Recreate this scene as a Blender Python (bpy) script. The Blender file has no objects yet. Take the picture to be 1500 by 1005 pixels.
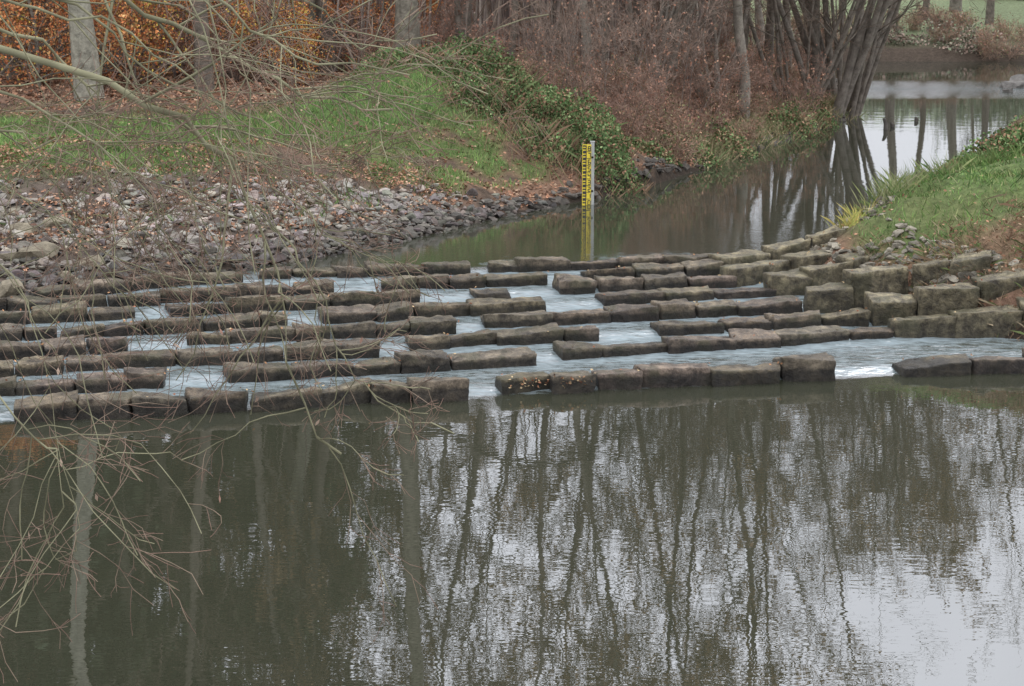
import bpy, math, numpy as np
from mathutils import Vector, noise as mn
rng=np.random.default_rng(7)
S=bpy.context.scene
C=bpy.context.collection
# ---------------- camera calibration (survey of the site) ----------------
H=4.0; F=2799.0; PIT=math.radians(11.35); cp,sp=math.cos(PIT),math.sin(PIT)
def ray(px,py):
    u=(px-750)/F; v=(502.5-py)/F
    return np.array([u,cp+v*sp,-sp+v*cp])
def G(px,py,z):
    d=ray(px,py); t=(z-H)/d[2]; return np.array([d[0]*t,d[1]*t,z])
def D(px,py,y):
    d=ray(px,py); t=y/d[1]; return np.array([d[0]*t,y,H+d[2]*t])
cam=bpy.data.cameras.new("camera"); co=bpy.data.objects.new("camera",cam); C.objects.link(co)
co.location=(0,0,H); co.rotation_euler=(math.pi/2-PIT,0,0); cam.lens=36*F/1500; cam.clip_end=2000
S.camera=co
# ---------------- helpers ----------------
def mkobj(name,me,mat=None,parent=None):
    o=bpy.data.objects.new(name,me); C.objects.link(o)
    if mat: me.materials.append(mat)
    if parent: o.parent=parent
    return o
def mesh(name,V,Q,col=None,smooth=True,extra=None):
    me=bpy.data.meshes.new(name)
    if not isinstance(Q,list): Q=[Q]
    Q=[q for q in Q if len(q)]
    nl=sum(q.size for q in Q); nf=sum(len(q) for q in Q)
    me.vertices.add(len(V)); me.vertices.foreach_set("co",np.asarray(V,dtype=np.float32).ravel())
    me.loops.add(nl); me.loops.foreach_set("vertex_index",np.concatenate([q.ravel() for q in Q]).astype(np.int32))
    me.polygons.add(nf)
    tot=np.concatenate([np.full(len(q),q.shape[1]) for q in Q]); st=np.concatenate([[0],np.cumsum(tot)[:-1]])
    me.polygons.foreach_set("loop_start",st.astype(np.int32)); me.polygons.foreach_set("loop_total",tot.astype(np.int32))
    me.polygons.foreach_set("use_smooth",np.full(nf,smooth))
    me.update(calc_edges=True)
    if col is not None:
        a=me.color_attributes.new("col",'FLOAT_COLOR','POINT')
        c=np.ones((len(V),4),dtype=np.float32); c[:,:3]=col; a.data.foreach_set("color",c.ravel())
    if extra:
        for k,v in extra.items():
            a=me.attributes.new(k,'FLOAT','POINT'); a.data.foreach_set("value",v.astype(np.float32).ravel())
    me.validate()
    return me
def sm(t): t=np.clip(t,0,1); return t*t*(3-2*t)
_T=rng.random((256,256))
def vn(x,y,s=1.0,o=0):
    x=np.asarray(x)*s+37.3+o*17.7; y=np.asarray(y)*s+91.7+o*5.3
    xi=np.floor(x).astype(int); yi=np.floor(y).astype(int); fx=x-xi; fy=y-yi
    fx=fx*fx*(3-2*fx); fy=fy*fy*(3-2*fy)
    g=lambda a,b:_T[a%256,b%256]
    return (g(xi,yi)*(1-fx)+g(xi+1,yi)*fx)*(1-fy)+(g(xi,yi+1)*(1-fx)+g(xi+1,yi+1)*fx)*fy
def fbm(x,y,s,o=0): return (vn(x,y,s,o)+.5*vn(x,y,s*2.1,o+1)+.25*vn(x,y,s*4.3,o+2))/1.75
# ---------------- materials ----------------
def newmat(name):
    m=bpy.data.materials.new(name); m.use_nodes=True; n=m.node_tree; n.nodes.clear()
    return m,n.nodes,n.links
def mat_attr(name,rough=.8,nscale=6,lo=.65,hi=1.3,bump=0,bscale=20,spec=.3,simple=False):
    m,N,L=newmat(name)
    out=N.new('ShaderNodeOutputMaterial')
    at=N.new('ShaderNodeAttribute'); at.attribute_name='col'
    geo=N.new('ShaderNodeNewGeometry')
    nz=N.new('ShaderNodeTexNoise'); nz.inputs['Scale'].default_value=nscale; nz.inputs['Detail'].default_value=0 if simple else 5; nz.inputs['Roughness'].default_value=.65
    L.new(geo.outputs['Position'],nz.inputs['Vector'])
    mr=N.new('ShaderNodeMapRange'); mr.inputs[1].default_value=.3; mr.inputs[2].default_value=.7; mr.inputs[3].default_value=lo; mr.inputs[4].default_value=hi
    L.new(nz.outputs[0],mr.inputs[0])
    mx=N.new('ShaderNodeVectorMath'); mx.operation='SCALE'
    L.new(at.outputs['Color'],mx.inputs[0]); L.new(mr.outputs[0],mx.inputs['Scale'])
    if simple:
        b=N.new('ShaderNodeBsdfDiffuse'); L.new(mx.outputs[0],b.inputs[0]); L.new(b.outputs[0],out.inputs[0]); return m
    b=N.new('ShaderNodeBsdfPrincipled')
    L.new(mx.outputs[0],b.inputs['Base Color'])
    b.inputs['Roughness'].default_value=rough; b.inputs['Specular IOR Level'].default_value=spec
    if bump:
        n2=N.new('ShaderNodeTexNoise'); n2.inputs['Scale'].default_value=bscale; n2.inputs['Detail'].default_value=4; n2.inputs['Roughness'].default_value=.7
        L.new(geo.outputs['Position'],n2.inputs['Vector'])
        bp=N.new('ShaderNodeBump'); bp.inputs['Strength'].default_value=bump; bp.inputs['Distance'].default_value=.05
        L.new(n2.outputs[0],bp.inputs['Height']); L.new(bp.outputs[0],b.inputs['Normal'])
    L.new(b.outputs[0],out.inputs[0])
    return m
M_ground=mat_attr("ground_soil",.95,9,.55,1.4,.9,25,.15)
M_leaf=mat_attr("leaves",.6,3,.75,1.25,simple=True)
M_bark=mat_attr("bark",.9,7,.7,1.3,simple=True)
M_trunk=mat_attr("trunk_bark",.9,7,.5,1.4,.7,22,.2)
M_twig=mat_attr("twigs",.85,5,.8,1.2,simple=True)
M_rip=mat_attr("riprap_rock",.85,8,.6,1.4,.6,30,.3)
def mat_block():
    m,N,L=newmat("wet_block_stone")
    out=N.new('ShaderNodeOutputMaterial'); b=N.new('ShaderNodeBsdfPrincipled')
    at=N.new('ShaderNodeAttribute'); at.attribute_name='col'
    wet_shade=N.new('ShaderNodeAttribute'); wet_shade.attribute_name='wet_shade'  # wetness, plus shade of the block fronts put into the colour
    geo=N.new('ShaderNodeNewGeometry')
    n1=N.new('ShaderNodeTexNoise'); n1.inputs['Scale'].default_value=7; n1.inputs['Detail'].default_value=8; n1.inputs['Roughness'].default_value=.78
    L.new(geo.outputs['Position'],n1.inputs['Vector'])
    cr=N.new('ShaderNodeValToRGB'); e=cr.color_ramp.elements
    e[0].position=.38; e[0].color=(.22,.19,.16,1); e[1].position=.66; e[1].color=(2.0,1.9,1.7,1)
    e2=cr.color_ramp.elements.new(.5); e2.color=(.85,.8,.72,1)
    L.new(n1.outputs[0],cr.inputs[0])
    mx=N.new('ShaderNodeVectorMath'); mx.operation='MULTIPLY'
    L.new(at.outputs['Color'],mx.inputs[0]); L.new(cr.outputs[0],mx.inputs[1])
    n3=N.new('ShaderNodeTexNoise'); n3.inputs['Scale'].default_value=3.1; n3.inputs['Detail'].default_value=6
    L.new(geo.outputs['Position'],n3.inputs['Vector'])
    r3=N.new('ShaderNodeMapRange'); r3.inputs[1].default_value=.52; r3.inputs[2].default_value=.62; r3.inputs[3].default_value=0; r3.inputs[4].default_value=.6
    L.new(n3.outputs[0],r3.inputs[0])
    mm=N.new('ShaderNodeMix'); mm.data_type='RGBA'; mm.inputs['B'].default_value=(.07,.068,.032,1)
    L.new(r3.outputs[0],mm.inputs['Factor']); L.new(mx.outputs[0],mm.inputs['A'])
    sc=N.new('ShaderNodeVectorMath'); sc.operation='SCALE'
    r4=N.new('ShaderNodeMapRange'); r4.inputs[3].default_value=1; r4.inputs[4].default_value=.2
    L.new(wet_shade.outputs['Fac'],r4.inputs[0]); L.new(mm.outputs['Result'],sc.inputs[0]); L.new(r4.outputs[0],sc.inputs['Scale'])
    L.new(sc.outputs[0],b.inputs['Base Color'])
    r5=N.new('ShaderNodeMapRange'); r5.inputs[1].default_value=.35; r5.inputs[2].default_value=.65; r5.inputs[3].default_value=.28; r5.inputs[4].default_value=.75
    L.new(n1.outputs[0],r5.inputs[0]); L.new(r5.outputs[0],b.inputs['Roughness']); b.inputs['Specular IOR Level'].default_value=.45
    n2=N.new('ShaderNodeTexNoise'); n2.inputs['Scale'].default_value=14; n2.inputs['Detail'].default_value=6; n2.inputs['Roughness'].default_value=.75
    L.new(geo.outputs['Position'],n2.inputs['Vector'])
    bp=N.new('ShaderNodeBump'); bp.inputs['Strength'].default_value=1; bp.inputs['Distance'].default_value=.07
    L.new(n2.outputs[0],bp.inputs['Height']); L.new(bp.outputs[0],b.inputs['Normal'])
    L.new(b.outputs[0],out.inputs[0]); return m
M_block=mat_block()
def mat_water():
    m,N,L=newmat("river_water")
    out=N.new('ShaderNodeOutputMaterial')
    geo=N.new('ShaderNodeNewGeometry')
    fo=N.new('ShaderNodeAttribute'); fo.attribute_name='foam_sheen'
    ch=N.new('ShaderNodeAttribute'); ch.attribute_name='chop'
    def nz(sx,sy,scale,det):
        mp=N.new('ShaderNodeMapping'); mp.inputs['Scale'].default_value=(sx,sy,1)
        L.new(geo.outputs['Position'],mp.inputs['Vector'])
        n=N.new('ShaderNodeTexNoise'); n.inputs['Scale'].default_value=scale; n.inputs['Detail'].default_value=det; n.inputs['Roughness'].default_value=.5
        L.new(mp.outputs[0],n.inputs['Vector']); return n
    a=nz(1,1.6,1.3,1); c=nz(1,2.2,7,1)
    b1=N.new('ShaderNodeBump'); b1.inputs['Strength'].default_value=1; b1.inputs['Distance'].default_value=.0014
    L.new(a.outputs[0],b1.inputs['Height'])
    b2=N.new('ShaderNodeBump'); b2.inputs['Strength'].default_value=1; b2.inputs['Distance'].default_value=.0003
    L.new(c.outputs[0],b2.inputs['Height']); L.new(b1.outputs[0],b2.inputs['Normal'])
    d=nz(1,1.8,9,3)
    b3=N.new('ShaderNodeBump'); b3.inputs['Distance'].default_value=.04
    L.new(ch.outputs['Fac'],b3.inputs['Strength']); L.new(d.outputs[0],b3.inputs['Height']); L.new(b2.outputs[0],b3.inputs['Normal'])
    df=N.new('ShaderNodeBsdfDiffuse'); df.inputs[0].default_value=(.036,.038,.025,1)
    gl=N.new('ShaderNodeBsdfGlossy'); gl.inputs['Roughness'].default_value=.004; gl.inputs[0].default_value=(.94,.95,.99,1)
    L.new(b3.outputs[0],gl.inputs['Normal'])
    fr=N.new('ShaderNodeFresnel'); fr.inputs[0].default_value=3.4; L.new(b3.outputs[0],fr.inputs['Normal'])
    ms=N.new('ShaderNodeMixShader'); L.new(fr.outputs[0],ms.inputs[0]); L.new(df.outputs[0],ms.inputs[1]); L.new(gl.outputs[0],ms.inputs[2])
    foam_sheen=N.new('ShaderNodeBsdfDiffuse'); foam_sheen.inputs[0].default_value=(.26,.31,.33,1)  # foam, and sky reflection on rough water painted as pale diffuse
    fn=nz(1,2.8,7,7)
    ad=N.new('ShaderNodeMath'); ad.operation='ADD'; L.new(fn.outputs[0],ad.inputs[0]); L.new(fo.outputs['Fac'],ad.inputs[1])
    mr=N.new('ShaderNodeMapRange'); mr.inputs[1].default_value=.72; mr.inputs[2].default_value=1.3; mr.inputs[4].default_value=.9
    L.new(ad.outputs[0],mr.inputs[0])
    m2=N.new('ShaderNodeMixShader'); L.new(mr.outputs[0],m2.inputs[0]); L.new(ms.outputs[0],m2.inputs[1]); L.new(foam_sheen.outputs[0],m2.inputs[2])
    L.new(m2.outputs[0],out.inputs[0]); return m
M_water=mat_water()
def flat(name,c,rough=.5,metal=0):
    m,N,L=newmat(name); out=N.new('ShaderNodeOutputMaterial'); b=N.new('ShaderNodeBsdfPrincipled')
    nz=N.new('ShaderNodeTexNoise'); nz.inputs['Scale'].default_value=14; nz.inputs['Detail'].default_value=6
    cr=N.new('ShaderNodeValToRGB'); e=cr.color_ramp.elements
    e[0].position=.3; e[0].color=tuple(x*.6 for x in c)+(1,); e[1].position=.65; e[1].color=tuple(c)+(1,)
    L.new(nz.outputs[0],cr.inputs[0]); L.new(cr.outputs[0],b.inputs['Base Color'])
    b.inputs['Roughness'].default_value=rough; b.inputs['Metallic'].default_value=metal
    L.new(b.outputs[0],out.inputs[0]); return m
# ---------------- weir rows ----------------
ST=.055; ZUP=8*ST
h=.125
def c(px,py,dz=0,hh=None): return (px,py,dz,hh)
ROWS=[
 [[c(22,620),c(686,586)],[c(733,580),c(1222,557)],[c(1320,553,0,.175),c(1640,540,0,.175)]],
 [[c(-120,588),c(243,569)],[c(330,562),c(785,537)],[c(823,530),c(1145,510),c(1240,503),c(1305,498),c(1400,493,.02,.2),c(1600,480,.1,.27)]],
 [[c(-130,560),c(0,552),c(325,535),c(560,523)],[c(600,515),c(880,500)],[c(965,494),c(1258,478),c(1345,474,.03,.28),c(1435,466,.08,.36),c(1560,440,.25,.4)]],
 [[c(-130,534),c(0,527),c(188,517)],[c(277,508),c(673,489)],[c(711,484),c(1180,458,0,.14),c(1250,452,.05,.27),c(1335,440,.1,.38),c(1390,422,.25,.36),c(1450,402,.42,.32)]],
 [[c(-130,507),c(0,501),c(425,479)],[c(471,475),c(805,457)],[c(884,450),c(1135,436,0,.13),c(1190,430,.03,.22),c(1250,415,.1,.28),c(1320,392,.22,.27),c(1380,372,.36,.22)]],
 [[c(-110,483),c(0,478),c(200,467)],[c(247,464),c(618,446)],[c(695,440),c(752,437)],[c(820,433),c(1105,420),c(1165,408,.03,.2),c(1230,388,.15,.24),c(1300,362,.3,.2)]],
 [[c(-60,462),c(140,450),c(362,440),c(490,432)],[c(558,428),c(805,417)],[c(860,412),c(1110,401),c(1132,396,0,.2),c(1187,378,.12,.25),c(1236,358,.28,.22)]],
 [[c(60,441),c(230,424),c(357,418)],[c(380,415),c(690,404)],[c(713,402),c(1027,391),c(1127,385)]],
]
lines=[]
for i,r in enumerate(ROWS):
    pts=[G(p[0],p[1],i*ST) for s in r for p in s if p[0]<1150]
    pts=np.array(pts); lines.append(np.polyfit(pts[:,0],pts[:,1],1))
def level(x,y):
    z=np.zeros_like(x,dtype=float)
    for a,b in lines: z+=ST*sm((y-(a*x+b)+.04)/.34)
    return z
# ---------------- river outline ----------------
LS=[(-8,-25),(-6.5,-6),(-5.4,3),(-5.2,8),(-5.4,12),(-5.8,16),(-5.9,18.5)]
LS+= [tuple(G(px,py,.44)[:2]) for px,py in [(0,436),(120,412),(250,402),(340,397),(430,384),(560,359),(640,341),(700,326),(800,305),(870,290),(950,271),(1040,242),(1110,216),(1180,196),(1235,176),(1252,163)]]
LS+=[(8.7,50),(9.6,57),(10.6,64),(9,68.5)]
FS=[(14,68.3),(22,68.6),(40,66),(75,60)]
RS=[(75,50),(40,54),(22,53),(15.5,49),(12.2,43.5),(9.6,38.5),(7.9,33),(5.7,28),(4.3,24.9),(3.35,22.9),(3.6,22.0),(4.3,20.9),(5.3,19.9),(7,19),(8.5,16),(10,8),(11,-6),(12,-25)]
POLY=np.array(LS+FS+RS,float)
def sdist(x,y):
    x=np.asarray(x,float).ravel(); y=np.asarray(y,float).ravel()
    d=np.full(x.shape,1e9); ins=np.zeros(x.shape,bool); n=len(POLY)
    for i in range(n):
        ax,ay=POLY[i]; bx,by=POLY[(i+1)%n]
        dx,dy=bx-ax,by-ay; t=np.clip(((x-ax)*dx+(y-ay)*dy)/(dx*dx+dy*dy),0,1)
        d=np.minimum(d,np.hypot(x-ax-t*dx,y-ay-t*dy))
        cnd=((ay>y)!=(by>y)); xi=ax+(y-ay)*dx/(dy if abs(dy)>1e-9 else 1e-9)
        ins^=cnd&(x<xi)
    return np.where(ins,-d,d)
CY=[-30,17,22,28,33,39,45,52,60,80]; CX=[0,0,-.5,3.3,5.5,7.5,10.5,13,16,20]
def terrain(x,y,full=False):
    sh=np.shape(x); x=np.asarray(x,float).ravel(); y=np.asarray(y,float).ravel()
    d=sdist(x,y)+.25*(fbm(x,y,.9,3)-.5)
    right=sm((x-np.interp(y,CY,CX))/1.0+.5); far=sm((y-66)/2)
    dp=np.maximum(d,0)
    pl=.95*sm(dp/4.0)*.8+.25*(1-np.exp(-dp/.5))
    pl=pl+.85*np.exp(-(((x+1.3)/2.3)**2+((y-32.3)/2.0)**2))+.35*np.exp(-(((x-.8)/1.6)**2+((y-31.0)/1.6)**2))
    pl=pl+.02*np.maximum(dp-6,0)
    pr=1.15*(1-np.exp(-dp/1.25))+.045*dp
    pr=np.where(y<21.0,np.minimum(pr,.5+.3*dp),pr)
    pf=.45*(1-np.exp(-dp/1.2))+.085*dp
    p=(pl*(1-right)+pr*right)*(1-far)+pf*far
    p=p+np.where(d>0,1,0)*(.24*(fbm(x,y,.8,5)-.5)+.10*(vn(x,y,4,8)-.5))*sm(dp/1)
    p=np.where(d<0,np.maximum(.7*d,-.8),p)
    z=level(x,y)+p
    if full: return z,d,right,far
    return z.reshape(sh)
def axis(lo,hi,f0,f1,step,g=1.25):
    a=list(np.arange(f0,f1+1e-6,step))
    s=step; v=a[-1]
    while v<hi: s*=g; v+=s; a.append(v)
    s=step; v=a[0]; b=[]
    while v>lo: s*=g; v-=s; b.append(v)
    return np.array(b[::-1]+a)
xs=axis(-350,350,-9,12,.14); ys=axis(-60,500,17,46,.14,1.12)
X,Y=np.meshgrid(xs,ys); Z,Dd,Rt,Fr=terrain(X,Y,True)
x=X.ravel(); y=Y.ravel()
def lerp(a,b,t): return a*(1-t)[:,None]+np.asarray(b)[None,:]*t[:,None] if np.ndim(b)==1 else a*(1-t)[:,None]+b*t[:,None]
GRASS=np.array([.12,.185,.06]); SOIL=np.array([.08,.06,.045]); LITTER=np.array([.21,.125,.085]); STONY=np.array([.13,.11,.095])
def zones(x,y,d,right,far):
    n=fbm(x,y,.7,11); n2=fbm(x,y,2.3,21)
    stone=(1-right)*(1-far)*sm((3.6-d)/.8)*sm((27.5-y)/2)*(y>17)
    grassL=(1-right)*(1-far)*sm((d-2.3+1.6*(n-.5))/1.0)*sm((33.5+ .9*np.clip(x+2,-2,3)-y+2.0*(n2-.5))/1.6)*sm((1.2-x)/1.5)
    slope=(1-right)*(1-far)*sm((d-.5)/.6)*sm((x+3.5)/1.5)*sm((33-y)/2)*sm((n2-.36)/.2)*.85
    grassR=right*(1-far)*sm((d-.35+.5*(n-.5))/.4)*(1-.8*sm((21.9+1.4*(n2-.5)-y)/.6))
    meadow=far*sm((d-4)/3)
    return stone,np.clip(np.maximum(grassL,slope)+grassR+meadow,0,1),n,n2
st,gr,n,n2=zones(x,y,Dd,Rt,Fr)
col=np.tile(SOIL,(len(x),1))
lit=(1-Fr)*sm((n2-.2)/.3); col=lerp(col,LITTER,np.clip(lit,0,1)*.85)
col=lerp(col,STONY*.8,st*.8)
col=lerp(col,GRASS*.8,gr*np.clip(.4+n*1.0,0,1))
mead=Fr*sm((Dd-1.5)/3); nb=fbm(x,y,.15,33)[:,None]; mc=np.array([.18,.215,.12])*(.6+.8*nb); col=col*(1-mead[:,None])+mc*mead[:,None]
col[Dd<.12]=SOIL*.5
nx,ny=len(xs),len(ys); I=np.arange(nx*ny).reshape(ny,nx)
Qd=np.stack([I[:-1,:-1],I[:-1,1:],I[1:,1:],I[1:,:-1]],-1).reshape(-1,4)
mkobj("ground",mesh("ground",np.stack([x,y,Z],1),Qd,col),M_ground)
# ---------------- water ----------------
xs=axis(-14,80,-6.5,7,.045,1.3); ys=axis(-30,72,16,23,.035,1.15)
X,Y=np.meshgrid(xs,ys); x=X.ravel(); y=Y.ravel()
z=level(x,y)
s0=y-(lines[0][0]*x+lines[0][1]); s1=y-(lines[-1][0]*x+lines[-1][1])
inw=sm((s0+.05)/.2)*sm((.45-s1)/.5)
z=z+inw*.022*(fbm(x,y*1.4,4.0,30)-.5)
near=np.zeros_like(x)
for a,b in lines:
    s=y-(a*x+b); near=np.maximum(near,np.exp(-((s-.05)/.2)**2))
foam_sheen=inw*(.40+.26*near)+ .25*np.exp(-((s1-.45)/.4)**2)*(fbm(x,y,1.2,41)>.5)  # foam at the drops; even level across the weir is painted sky sheen
foam_sheen+= .08*np.exp(-((s0+.10)/.12)**2)
rif=np.exp(-((y-52.5-.12*x)/1.3)**2)*(x>9); foam_sheen+=.4*rif*fbm(x,y*2,1.5,50)*1.3
foam_sheen+=.12*sm(s1/.4)*np.exp(-np.maximum(s1,0)/2.5)
chop=np.clip(inw*.4+.07*sm((s1)/.4)*np.exp(-np.maximum(s1,0)/2.0)+.06*np.exp(-((s0+.2)/.3)**2)+.4*rif,0,1)
nx,ny=len(xs),len(ys); I=np.arange(nx*ny).reshape(ny,nx)
Qd=np.stack([I[:-1,:-1],I[:-1,1:],I[1:,1:],I[1:,:-1]],-1).reshape(-1,4)
mkobj("river_water",mesh("river_water",np.stack([x,y,z],1),Qd,extra={'foam_sheen':foam_sheen,'chop':chop}),M_water)
# ---------------- stone blocks ----------------
def cubegrid(nx,ny,nz):
    idx={}; V=[]; Q=[]
    def vid(i,j,k):
        if (i,j,k) not in idx: idx[(i,j,k)]=len(V); V.append((i/nx*2-1,j/ny*2-1,k/nz*2-1))
        return idx[(i,j,k)]
    for i in range(nx):
        for j in range(ny):
            Q.append([vid(i,j,0),vid(i,j+1,0),vid(i+1,j+1,0),vid(i+1,j,0)]); Q.append([vid(i,j,nz),vid(i+1,j,nz),vid(i+1,j+1,nz),vid(i,j+1,nz)])
    for i in range(nx):
        for k in range(nz):
            Q.append([vid(i,0,k),vid(i+1,0,k),vid(i+1,0,k+1),vid(i,0,k+1)]); Q.append([vid(i,ny,k),vid(i,ny,k+1),vid(i+1,ny,k+1),vid(i+1,ny,k)])
    for j in range(ny):
        for k in range(nz):
            Q.append([vid(0,j,k),vid(0,j,k+1),vid(0,j+1,k+1),vid(0,j+1,k)]); Q.append([vid(nx,j,k),vid(nx,j+1,k),vid(nx,j+1,k+1),vid(nx,j,k+1)])
    return np.array(V,float),np.array(Q)
CV,CQ=cubegrid(20,10,16)
CV[:,2]=np.sign(CV[:,2])*np.abs(CV[:,2])**.7
def block(p0,p1,zb0,zb1,top0,top1,depth):
    V=CV.copy()
    L=np.linalg.norm(p1-p0); Ht=(top0+top1)/2+.3
    sz=np.array([L/2,depth/2,Ht/2]); W=V*sz
    rr=rng.uniform(.005,.014)
    inner=np.clip(W,-(sz-rr),(sz-rr)); dv=W-inner; ln=np.linalg.norm(dv,axis=1,keepdims=True)
    W=np.where(ln>1e-9,inner+dv/np.maximum(ln,1e-9)*np.minimum(ln,rr),W)
    J=rng.normal(0,.02,(2,2,2,3)); a=(V+1)/2
    for i in (0,1):
        for j in (0,1):
            for k in (0,1):
                w=(a[:,0] if i else 1-a[:,0])*(a[:,1] if j else 1-a[:,1])*(a[:,2] if k else 1-a[:,2])
                W+=w[:,None]*J[i,j,k]
    o=rng.uniform(0,100,3)
    nn=np.array([mn.noise(Vector(q*4+o))*.026+mn.noise(Vector(q*11+o))*.017+mn.noise(Vector(q*27+o))*.009 for q in W])
    dirn=V/np.linalg.norm(V,axis=1,keepdims=True); W+=dirn*nn[:,None]
    t=(W[:,0]/L+.5)
    d=(p1-p0)[:2]/L; nrm=np.array([-d[1],d[0]])
    bx=p0[0]+d[0]*(W[:,0]+L/2)+nrm[0]*(W[:,1]+depth/2); by=p0[1]+d[1]*(W[:,0]+L/2)+nrm[1]*(W[:,1]+depth/2)
    zb=zb0+(zb1-zb0)*t; tp=top0+(top1-top0)*t
    zz=zb+tp+(W[:,2]-Ht/2)
    hgt=zz-zb
    return np.stack([bx,by,zz],1),hgt
tops=[]
for i,r in enumerate(ROWS):
    base=i*ST; hd=.165 if i==0 else h
    for seg in r:
        a=np.array([p[0] for p in seg],float); py=np.array([p[1] for p in seg],float); dz=np.array([p[2] for p in seg]); hh=np.array([p[3] if p[3] else hd for p in seg])
        Vs=[];Qs=[];Cs=[];Ws=[]; n0=0
        js=[a[0]]
        climb=[q for q in range(len(seg)) if seg[q][3]] if i>0 else []
        while js[-1]<a[-1]-1:
            w=rng.uniform(60,108)*(1-.035*i)
            nxt=js[-1]+w
            cl=[a[q] for q in climb if a[q]>js[-1]+25]
            if cl and (nxt>cl[0]-45 ): nxt=cl[0]
            if a[-1]-nxt<42: nxt=a[-1]
            js.append(min(nxt,a[-1]))
        for q in range(len(js)-1):
            x0,x1=js[q],js[q+1]; g=rng.uniform(0,.012)
            f=lambda xx,arr:np.interp(xx,a,arr)
            P0=G(x0,f(x0,py),base+f(x0,dz)); P1=G(x1,f(x1,py),base+f(x1,dz))
            dr=(P1-P0)/np.linalg.norm(P1-P0); P0=P0+dr*g; P1=P1-dr*g
            jit=rng.normal(0,.018); P0[1]+=jit;P1[1]+=jit+rng.normal(0,.016)
            climbq=i>0 and (f((x0+x1)/2,dz)>.02 or f(x1,hh)>.18)
            t0=f(x0,hh); t1=f(x1,hh)
            if climbq: t0=t1=f(x1,hh)
            dh=rng.normal(0,.013)
            zA,zB=P0[2],P1[2]
            P0=P0.copy();P1=P1.copy(); P0[2]=P1[2]=0
            W,hg=block(P0,P1,zA,zB if not climbq else zA*.4+zB*.6,t0+dh+rng.normal(0,.012),t1+dh+rng.normal(0,.012),rng.uniform(.23,.30)*(1.25 if climbq else 1))
            cc=np.array([.18,.152,.12])*rng.uniform(.65,1.25)*np.array([1,rng.uniform(.94,1.04),rng.uniform(.88,1.05)])
            if climbq: cc=np.array([.235,.21,.145])*rng.uniform(.7,1.15)
            wv=np.clip((t0-.022-hg)/.03,0,1)  # dark to just below the top edge: front shade painted over wetness
            if not climbq: wv=np.maximum(wv,.12)
            else: wv=np.maximum(np.clip((.09-hg)/.05,0,1)*.8,.5*wv)  # wet band at the waterline plus half the painted front shade
            Vs.append(W);Qs.append(CQ+n0);n0+=len(W);Cs.append(np.tile(cc,(len(W),1)));Ws.append(wv)
            tops.append((P0,P1,zA+t0,zB+t1))
        mkobj("stone_block_row",mesh("stone_block_row",np.concatenate(Vs),np.concatenate(Qs),np.concatenate(Cs),extra={'wet_shade':np.concatenate(Ws)}),M_block)
# ---------------- rocks ----------------
import bmesh
bm=bmesh.new(); bmesh.ops.create_icosphere(bm,subdivisions=2,radius=1); bm.verts.ensure_lookup_table()
IV=np.array([v.co[:] for v in bm.verts]); IF=np.array([[v.index for v in f.verts] for f in bm.faces]); bm.free()
variants=[]
for k in range(12):
    o=rng.uniform(0,50,3); V=IV.copy()
    for _ in range(9):
        nrm=rng.normal(size=3); nrm/=np.linalg.norm(nrm); dd=rng.uniform(.32,.68)
        s=V@nrm-dd; V=V-np.where(s>0,s,0)[:,None]*nrm
    V+=np.array([[mn.noise(Vector(q*2+o))*.10] for q in V])*IV
    variants.append(V)
def rocks(name,P,size,cols,flatten=.7,mat=M_rip):
    n=len(P); vs=[];nb=len(IV)
    for i in range(n):
        V=variants[rng.integers(12)]*np.array([1,rng.uniform(.55,1),rng.uniform(.4,flatten)])*size[i]
        a=rng.uniform(0,6.28); tl=rng.normal(0,.4); ca,sa=math.cos(a),math.sin(a)
        V=V@np.array([[1,0,0],[0,math.cos(tl),-math.sin(tl)],[0,math.sin(tl),math.cos(tl)]])@np.array([[ca,-sa,0],[sa,ca,0],[0,0,1]])
        vs.append(V+P[i])
    F_=np.concatenate([IF+i*nb for i in range(n)])
    return mkobj(name,mesh(name,np.concatenate(vs),F_,np.repeat(cols,nb,axis=0),smooth=False),mat)
def sample(n,x0,x1,y0,y1):
    return rng.uniform(x0,x1,n),rng.uniform(y0,y1,n)
def pick(n,x0,x1,y0,y1,fn):
    x,y=sample(n,x0,x1,y0,y1); z,d,r,f=terrain(x,y,True); w=fn(x,y,z,d,r,f); k=rng.random(n)<w
    return np.stack([x[k],y[k],z[k]],1)
P=pick(28000,-9,3,18.5,29,lambda x,y,z,d,r,f:(r<.5)*(d>-.15)*sm((3.2+1.2*(fbm(x,y,.8,61)-.5)-d-.8*np.maximum(0,y-24.5))/.7)*(.2+.8*(fbm(x,y,1.1,62)>.43)))
sz=rng.uniform(.035,.085,len(P))*rng.choice([1,1,1,1.6],len(P)); g=rng.uniform(.45,1.35,(len(P),1))
P[:,2]+=sz*.25
cl=np.array([.27,.24,.21])*g*rng.uniform(.93,1.07,(len(P),3))
_,dd_,_,_=terrain(P[:,0],P[:,1],True); cl*=np.clip(.35+dd_*.8,.3,1)[:,None]
rocks("riprap_stones",P,sz,cl)
P=pick(26000,-1,13,24,60,lambda x,y,z,d,r,f:(r<.5)*(np.abs(d-.05)<.25)*(.8))
sz=rng.uniform(.05,.15,len(P)); rocks("shoreline_rocks",P,sz,np.array([.08,.07,.06])*rng.uniform(.5,1.9,(len(P),1)))
P=pick(12000,3,9,19,26,lambda x,y,z,d,r,f:(r>.4)*(d>-.1)*(d<1.0)*(fbm(x,y,1.0,66)>.42)*.5*(y>20.3))
rocks("riprap_stones",P,rng.uniform(.04,.11,len(P)),np.array([.24,.215,.17])*rng.uniform(.5,1.2,(len(P),1)))
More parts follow.
